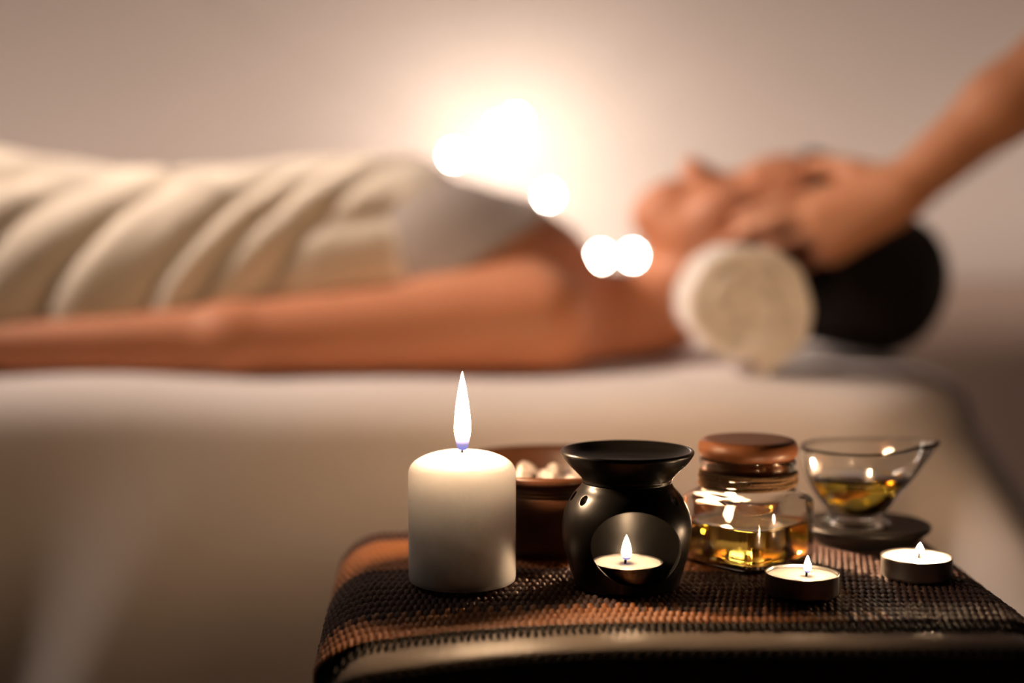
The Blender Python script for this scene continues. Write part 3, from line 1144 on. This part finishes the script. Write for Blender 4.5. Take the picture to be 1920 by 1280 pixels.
# ------------------------------------------------------------------ candles
def flame_prof(h, w):
    pts = [(0.0, 0.0), (w * 0.28, h * 0.02), (w * 0.42, h * 0.12), (w * 0.50, h * 0.28), (w * 0.44, h * 0.48), (w * 0.30, h * 0.70), (w * 0.14, h * 0.88), (0.0, h)]
    return smooth_prof(pts, 5)


def pillar_candle():
    c = at(867, 1108, 0.761)
    root = empty('pillar_candle', (c.x, 0.761, TZ))
    tag(root, 'thick ivory pillar candle burning with a tall flame at the mat\'s left end', 'candle')
    R, H = 0.0291, 0.0705
    prof = [(0, 0), (R - 0.0015, 0), (R - 0.0003, 0.0008), (R, 0.003)]
    for z in np.linspace(0.008, H - 0.016, 8): prof.append((R, z))
    prof += smooth_prof([(R, H - 0.013), (R - 0.0004, H - 0.0095), (R - 0.0024, H - 0.0062), (R - 0.0070, H - 0.0032), (R - 0.0135, H - 0.0010), (R - 0.020, H), (0.005, H - 0.0003), (0, H - 0.0005)], 4)
    lathe('wax_body', prof, 96, M['wax'], root)
    link_mesh('wick', tube_mesh('wick', [[(0, 0, H - 0.003), (0.0001, 0, H + 0.002), (0.0005, 0, H + 0.005)]], [0.0006], 8), M['wick'], root)
    fh = 0.0425
    fm = flame_mat('pillar_flame', 850.0, 0, 1)
    f = lathe('flame', flame_prof(fh, 0.0088), 24, fm, root, (0.0003, 0, H + 0.0008))
    f['label'] = 'tall white hot flame'


pillar_candle()


def tealight(px, Y, label, power, fl_h, fl_w, fl_dx, z=TZ, r=0.0190, h=0.0115, fill=0.0095, wick=True):
    c = at(px, 1000, Y)
    root = empty('tealight_candle', (c.x, Y, z))
    tag(root, label, 'tealight', 'lit tealights on the stool')
    t = 0.0004
    cup = [(0, 0), (r - 0.0012, 0), (r - 0.0002, 0.0009), (r, 0.002), (r, h - 0.0004), (r + 0.0003, h), (r - t, h), (r - t - 0.0002, h - 0.0006), (r - t - 0.0002, 0.002), (r - 0.002, 0.0008), (0, 0.0008)]
    lathe('metal_cup', cup, 72, M['alu'], root)
    w = r - t - 0.0004
    lathe('wax', [(0, 0.0012), (w - 0.001, 0.0012), (w, 0.0025), (w, fill + 0.0004), (w - 0.0006, fill), (w * 0.6, fill - 0.0002), (0.002, fill - 0.0003), (0, fill - 0.0003)], 64, M['teawax'], root)
    link_mesh('wick', tube_mesh('wick', [[(fl_dx, 0, fill - 0.001), (fl_dx + 0.0002, 0, fill + 0.002), (fl_dx + 0.0010, 0, fill + 0.0042)]], [0.0006], 8), M['wick'], root)
    lathe('flame', flame_prof(fl_h, fl_w), 20, flame_mat('tealight_flame', power, 0, 1), root, (fl_dx + 0.0006, 0, fill + 0.0018))
    return root


tealight(1505, 0.732, 'lit tealight in front of the oil jar, nearest the stool\'s front edge', 300, 0.0090, 0.0040, 0.0022)
tealight(1719.5, 0.769, 'lit tealight in front of the black plate, at the mat\'s right side', 1800, 0.0062, 0.0040, 0.0012, fill=0.0108)
tealight(1177, 0.746, 'lit tealight inside the black oil burner', 170, 0.0135, 0.0056, -0.0012, z=TZ + 0.003, h=0.0108, fill=0.0100, r=0.0188)
tealight(1345, 0.866, 'lit tealight behind the oil jar, glowing through its glass', 10500, 0.011, 0.005, 0.006, h=0.0250, fill=0.0238, r=0.0200)


# ------------------------------------------------------------------ oil burner
def oil_burner():
    c = at(1175, 1000, 0.752)
    root = empty('oil_burner', (c.x, 0.752, TZ))
    tag(root, 'black ceramic oil burner with a round opening and a wide dish on top', 'oil burner')
    mm = 0.001
    outer = smooth_prof([(27.5 * mm, 0.0), (28.5 * mm, 1.2 * mm), (29.0 * mm, 4 * mm), (31.0 * mm, 11 * mm), (34.0 * mm, 22 * mm), (34.8 * mm, 31 * mm), (33.4 * mm, 40 * mm), (29.0 * mm, 48.5 * mm), (25.2 * mm, 53 * mm), (23.8 * mm, 55.5 * mm)], 6)
    inner = smooth_prof([(20.0 * mm, 54 * mm), (25.5 * mm, 47 * mm), (29.8 * mm, 39 * mm), (31.0 * mm, 31 * mm), (30.2 * mm, 22 * mm), (27.2 * mm, 11 * mm), (24.5 * mm, 3.5 * mm), (22.0 * mm, 2.9 * mm), (0, 2.9 * mm)], 6)
    body = lathe('body', [(0, 0.0004), (24 * mm, 0.0004), (25 * mm, 0)] + outer + [(20 * mm, 56 * mm)] + inner, 128, M['ceramic'], root)
    # openings: the large front one and four small vents in the shoulder
    bm = bmesh.new()
    def cutter(center, direction, rx, rz, length, tilt):
        q = Vector(direction).to_track_quat('Z', 'Y').to_matrix().to_4x4()
        N = 64
        lo, hi = [], []
        for k in range(N):
            a = 2 * math.pi * k / N
            u, v = rx * math.cos(a), rz * math.sin(a)
            u, v = u * math.cos(tilt) - v * math.sin(tilt), u * math.sin(tilt) + v * math.cos(tilt)
            lo.append(bm.verts.new(Vector(center) + q @ Vector((u, v, 0))))
            hi.append(bm.verts.new(Vector(center) + q @ Vector((u, v, length))))
        for k in range(N):
            bm.faces.new((lo[k], lo[(k + 1) % N], hi[(k + 1) % N], hi[k]))
        bm.faces.new(lo[::-1]); bm.faces.new(hi)
    cutter((0.0022, -0.010, 0.0252), (0.055, -1, -0.0), 0.0242, 0.0197, 0.05, math.radians(-14))
    for ang in (-2.55, -0.62, 0.9, 2.3, -3.05):
        dr = Vector((math.cos(ang), math.sin(ang), 0.75))
        p = Vector((0.0262 * math.cos(ang), 0.0262 * math.sin(ang), 0.0465))
        cutter(p - dr * 0.008, dr, 0.0027, 0.0031, 0.02, 0)
    bmesh.ops.recalc_face_normals(bm, faces=bm.faces)
    me = bpy.data.meshes.new('cutter')
    bm.to_mesh(me); bm.free()
    cut = bpy.data.objects.new('cutter', me)
    COL.objects.link(cut)
    cut.parent = root
    md = body.modifiers.new('cut', 'BOOLEAN')
    md.object = cut; md.operation = 'DIFFERENCE'; md.solver = 'EXACT'
    bv = body.modifiers.new('soft', 'BEVEL'); bv.width = 0.0007; bv.segments = 3; bv.limit_method = 'ANGLE'; bv.angle_limit = math.radians(38)
    bpy.context.view_layer.update()
    dg = bpy.context.evaluated_depsgraph_get()
    new = bpy.data.meshes.new_from_object(body.evaluated_get(dg))
    body.modifiers.clear()
    body.data = new
    bpy.data.objects.remove(cut)
    new.polygons.foreach_set('use_smooth', np.ones(len(new.polygons), dtype=bool))
    try:
        new.set_sharp_from_angle(angle=math.radians(50))
    except Exception:
        pass
    dish = smooth_prof([(0, 55.0 * mm), (18 * mm, 55.0 * mm), (23.6 * mm, 55.6 * mm), (24.3 * mm, 58.0 * mm), (27 * mm, 61.0 * mm), (31.5 * mm, 65.5 * mm), (34.6 * mm, 69.6 * mm), (35.6 * mm, 71.6 * mm), (35.2 * mm, 72.9 * mm), (33.8 * mm, 73.0 * mm), (32.0 * mm, 71.6 * mm), (28 * mm, 68.6 * mm), (20 * mm, 66.6 * mm), (0, 66.0 * mm)], 6)
    lathe('dish', dish, 128, M['ceramic'], root)


oil_burner()


# ------------------------------------------------------------------ wooden bowl and salt
def wooden_bowl():
    c = at(1040, 900, 0.845)
    root = empty('wooden_bowl', (c.x, 0.845, TZ))
    tag(root, 'dark carved wooden bowl of white salt behind the pillar candle and oil burner', 'bowl')
    mm = 0.001
    prof = [(0, 0), (36 * mm, 0), (40 * mm, 1 * mm), (46 * mm, 8 * mm), (53 * mm, 20 * mm), (58.5 * mm, 32 * mm), (61.0 * mm, 39.0 * mm),
            (60.3 * mm, 39.6 * mm), (60.3 * mm, 40.4 * mm), (61.6 * mm, 41.0 * mm), (61.0 * mm, 41.8 * mm), (61.0 * mm, 42.6 * mm), (62.3 * mm, 43.2 * mm), (61.8 * mm, 44.0 * mm), (61.8 * mm, 45.2 * mm)]
    prof += smooth_prof([(63.8 * mm, 46.2 * mm), (65.0 * mm, 48.5 * mm), (64.8 * mm, 51.0 * mm), (63.0 * mm, 52.0 * mm), (61.2 * mm, 51.5 * mm)], 5)
    prof += [(59.5 * mm, 48 * mm), (57 * mm, 38 * mm), (51 * mm, 24 * mm), (42 * mm, 13 * mm), (28 * mm, 8 * mm), (0, 7 * mm)]
    lathe('bowl', prof, 128, M['bowlwood'], root)
    proto = []
    for i in range(4):
        bm = bmesh.new()
        bmesh.ops.create_icosphere(bm, subdivisions=2, radius=1)
        nrm = [Vector(rng.normal(size=3)).normalized() for _ in range(11)]
        for v in bm.verts:
            d = v.co.normalized()
            r = min([1.15] + [0.72 / max(d.dot(n), 0.05) for n in nrm])
            v.co = d * r
        me = bpy.data.meshes.new('salt_crystal')
        bm.to_mesh(me); bm.free()
        me.materials.append(M['salt'])
        proto.append(me)
    # a loose bed of salt and lumps lying on top of it
    lay = lathe('salt', smooth_prof([(0, 41 * mm), (20 * mm, 40.5 * mm), (40 * mm, 39 * mm), (53.0 * mm, 36.5 * mm), (52.0 * mm, 33.5 * mm), (0, 33 * mm)], 4), 64, M['salt'], None, (c.x, 0.845, TZ))
    tag(lay, 'fine white salt filling the wooden bowl', 'salt', None, 'stuff')
    spots = [(-0.020, -0.030, 8.5, 13), (-0.014, -0.022, 6.5, 9), (0.004, -0.034, 7, 7), (0.012, -0.026, 9, 8), (-0.032, -0.020, 8, 9), (-0.004, -0.012, 8, 7), (0.022, -0.034, 7, 7), (-0.030, 0.004, 9, 7),
             (0.000, 0.010, 8, 7), (0.025, -0.006, 9, 8), (0.016, 0.020, 8, 7), (-0.016, 0.024, 8, 7), (-0.006, -0.042, 6, 6), (0.034, -0.018, 8, 7), (-0.024, -0.041, 6, 6), (0.036, 0.010, 8, 7)]
    for i, (x, y, r, hh) in enumerate(spots):
        o = bpy.data.objects.new('salt_crystal', proto[i % 4])
        COL.objects.link(o)
        o.scale = (r * mm * 0.8, r * mm * 0.8, hh * mm * 0.8)
        o.rotation_euler = (rng.uniform(-0.3, 0.3), rng.uniform(-0.3, 0.3), rng.uniform(0, 6))
        o.location = (c.x + x, 0.845 + y, TZ + 0.0405 + hh * mm * 0.35 - 0.05 * (x * x + y * y) / 0.05)
        tag(o, 'rough white salt lump lying on the salt in the wooden bowl', 'salt lump', 'salt lumps in the wooden bowl')


wooden_bowl()


# ------------------------------------------------------------------ oil jar
def oil_jar():
    Yc = 0.806
    c = at(1401.5, 900, Yc)
    root = empty('oil_jar', (c.x, Yc, TZ), math.radians(43))
    tag(root, 'square glass jar of golden oil with a wooden lid and twine round its neck', 'jar')
    mm = 0.001
    hs = 31.0 * mm       # half side of the rounded square body

    def sq(e_of_z, half):
        def f(a, r, z):
            e = e_of_z(z)
            ca, sa = math.cos(a), math.sin(a)
            k = (abs(ca) ** e + abs(sa) ** e) ** (-1 / e)
            return (r * k * ca, r * k * sa, z)
        return f

    def e_out(z):
        if z < 0.034: return 5.0
        if z > 0.042: return 2.0
        t = (z - 0.034) / 0.008
        return 5.0 + (2.0 - 5.0) * t * t * (3 - 2 * t)
    wall = 2.6 * mm
    outer = smooth_prof([(0, 0.3 * mm), (24 * mm, 0.3 * mm), (28.5 * mm, 0.6 * mm), (30.6 * mm, 3 * mm), (31 * mm, 8 * mm), (31 * mm, 20 * mm), (31 * mm, 30 * mm), (31.0 * mm, 35 * mm), (30.5 * mm, 38.5 * mm), (28.8 * mm, 41.2 * mm), (27.0 * mm, 43 * mm), (26.4 * mm, 46 * mm), (26.4 * mm, 55 * mm), (27.2 * mm, 57.0 * mm), (27.2 * mm, 59.0 * mm), (26.2 * mm, 60.0 * mm)], 5)
    inner = smooth_prof([(24.6 * mm, 60 * mm), (24.0 * mm, 58 * mm), (24.0 * mm, 46 * mm), (24.6 * mm, 43.2 * mm), (26.4 * mm, 40.5 * mm), (28.0 * mm, 37.8 * mm), (28.4 * mm, 34 * mm), (28.4 * mm, 20 * mm), (28.2 * mm, 8 * mm), (27.2 * mm, 4.2 * mm), (23 * mm, 2.6 * mm), (0, 2.6 * mm)], 5)
    lathe('glass_body', outer + inner, 160, M['glass'], root, (0, 0, 0), sq(e_out, hs))
    oil = [(0, 2.75 * mm), (22.9 * mm, 2.75 * mm), (27.05 * mm, 4.35 * mm), (28.05 * mm, 8.1 * mm), (28.25 * mm, 14 * mm), (28.25 * mm, 23.6 * mm), (28.0 * mm, 24.6 * mm), (26.5 * mm, 24.3 * mm), (18 * mm, 24.1 * mm), (0, 24.1 * mm)]
    lathe('oil', oil, 120, M['oil'], root, (0, 0, 0), sq(e_out, hs))
    lid = smooth_prof([(0, 59.8 * mm), (20 * mm, 59.8 * mm), (25.5 * mm, 60.4 * mm), (27.6 * mm, 62.8 * mm), (28.2 * mm, 65.5 * mm), (27.6 * mm, 68.6 * mm), (25.6 * mm, 70.6 * mm), (20 * mm, 71.2 * mm), (0, 71.2 * mm)], 6)
    L = lathe('lid', lid, 96, M['lidwood'], root)
    lathe('stopper', [(0, 49.5 * mm), (22.0 * mm, 49.5 * mm), (23.0 * mm, 50.5 * mm), (23.2 * mm, 60.2 * mm), (0, 60.2 * mm)], 64, M['lidwood'], L)
    # twine wound five times with a loose knot
    path = []
    turns = 6
    for k in range(turns * 40 + 1):
        a = 2 * math.pi * k / 40
        zz = 44.4 + 8.2 * k / (turns * 40) + 0.5 * math.sin(a * 1.3)
        rr = 27.3 + 0.35 * math.sin(a * 2.7) + 0.25 * math.sin(a * 7.1)
        path.append((rr * mm * math.cos(a - 0.8), rr * mm * math.sin(a - 0.8), zz * mm))
    tw = tube_mesh('twine', [path], [1.05 * mm], 7)
    link_mesh('twine', tw, M['twine'], root)


oil_jar()


# ------------------------------------------------------------------ black plate with glass creamer
def plate_and_creamer():
    Yc = 0.857
    c = at(1622, 990, Yc)
    mm = 0.001
    root = lathe('plate', smooth_prof([(0, 0), (27 * mm, 0), (30 * mm, 0.6 * mm), (33 * mm, 4.5 * mm), (37.5 * mm, 8.0 * mm), (39.0 * mm, 10.2 * mm), (38.4 * mm, 11.8 * mm), (36 * mm, 12.0 * mm), (33 * mm, 11.6 * mm), (0, 11.4 * mm)], 5), 96, M['plate'], None, (c.x, Yc, TZ))
    tag(root, 'round black plate on the mat under the glass oil pourer', 'plate')
    cc = at(1604, 990, Yc - 0.002)
    top = TZ + 0.0116
    r = empty('glass_creamer', (cc.x, Yc - 0.002, top))
    tag(r, 'small clear glass pourer with a spout half full of oil on the black plate', 'creamer')

    def spout(a, rad, z):
        t = max(0.0, min(1.0, (z - 0.014) / 0.034))
        aa = (a + math.pi) % (2 * math.pi) - math.pi
        s = math.exp(-(aa / 0.42) ** 2)
        lift = math.exp(-(aa / 0.9) ** 2)
        k = 1 + 0.46 * s * t ** 1.6 + 0.04 * lift * t
        zz = z + 0.0035 * lift * t ** 3
        return (rad * k * math.cos(a), rad * k * math.sin(a) * (1 - 0.05 * s * t), zz)
    outer = smooth_prof([(0, 0.8 * mm), (14 * mm, 0.3 * mm), (19.5 * mm, 0), (21 * mm, 0.7 * mm), (19.5 * mm, 2.0 * mm), (16.4 * mm, 3.4 * mm), (15.6 * mm, 4.8 * mm), (17.0 * mm, 7.4 * mm), (21.5 * mm, 13 * mm), (26.6 * mm, 20.5 * mm), (30.8 * mm, 29 * mm), (33.0 * mm, 39 * mm), (34.0 * mm, 45.6 * mm), (34.1 * mm, 46.9 * mm), (33.0 * mm, 47.6 * mm), (31.9 * mm, 47.2 * mm)], 5)
    inner = smooth_prof([(31.0 * mm, 46 * mm), (30.2 * mm, 39 * mm), (27.9 * mm, 29 * mm), (23.6 * mm, 20.9 * mm), (18.4 * mm, 13.6 * mm), (13.0 * mm, 7.6 * mm), (0, 6.4 * mm)], 5)
    lathe('glass_body', outer + inner, 128, M['glass'], r, (0, 0, 0), spout)
    oil = smooth_prof([(0, 6.6 * mm), (12.8 * mm, 7.8 * mm), (18.15 * mm, 13.7 * mm), (23.35 * mm, 21.0 * mm), (27.2 * mm, 27.9 * mm)], 5) + [(26.9 * mm, 28.4 * mm), (0, 28.2 * mm)]
    lathe('oil', oil, 96, M['oil2'], r, (0, 0, 0), spout)


plate_and_creamer()
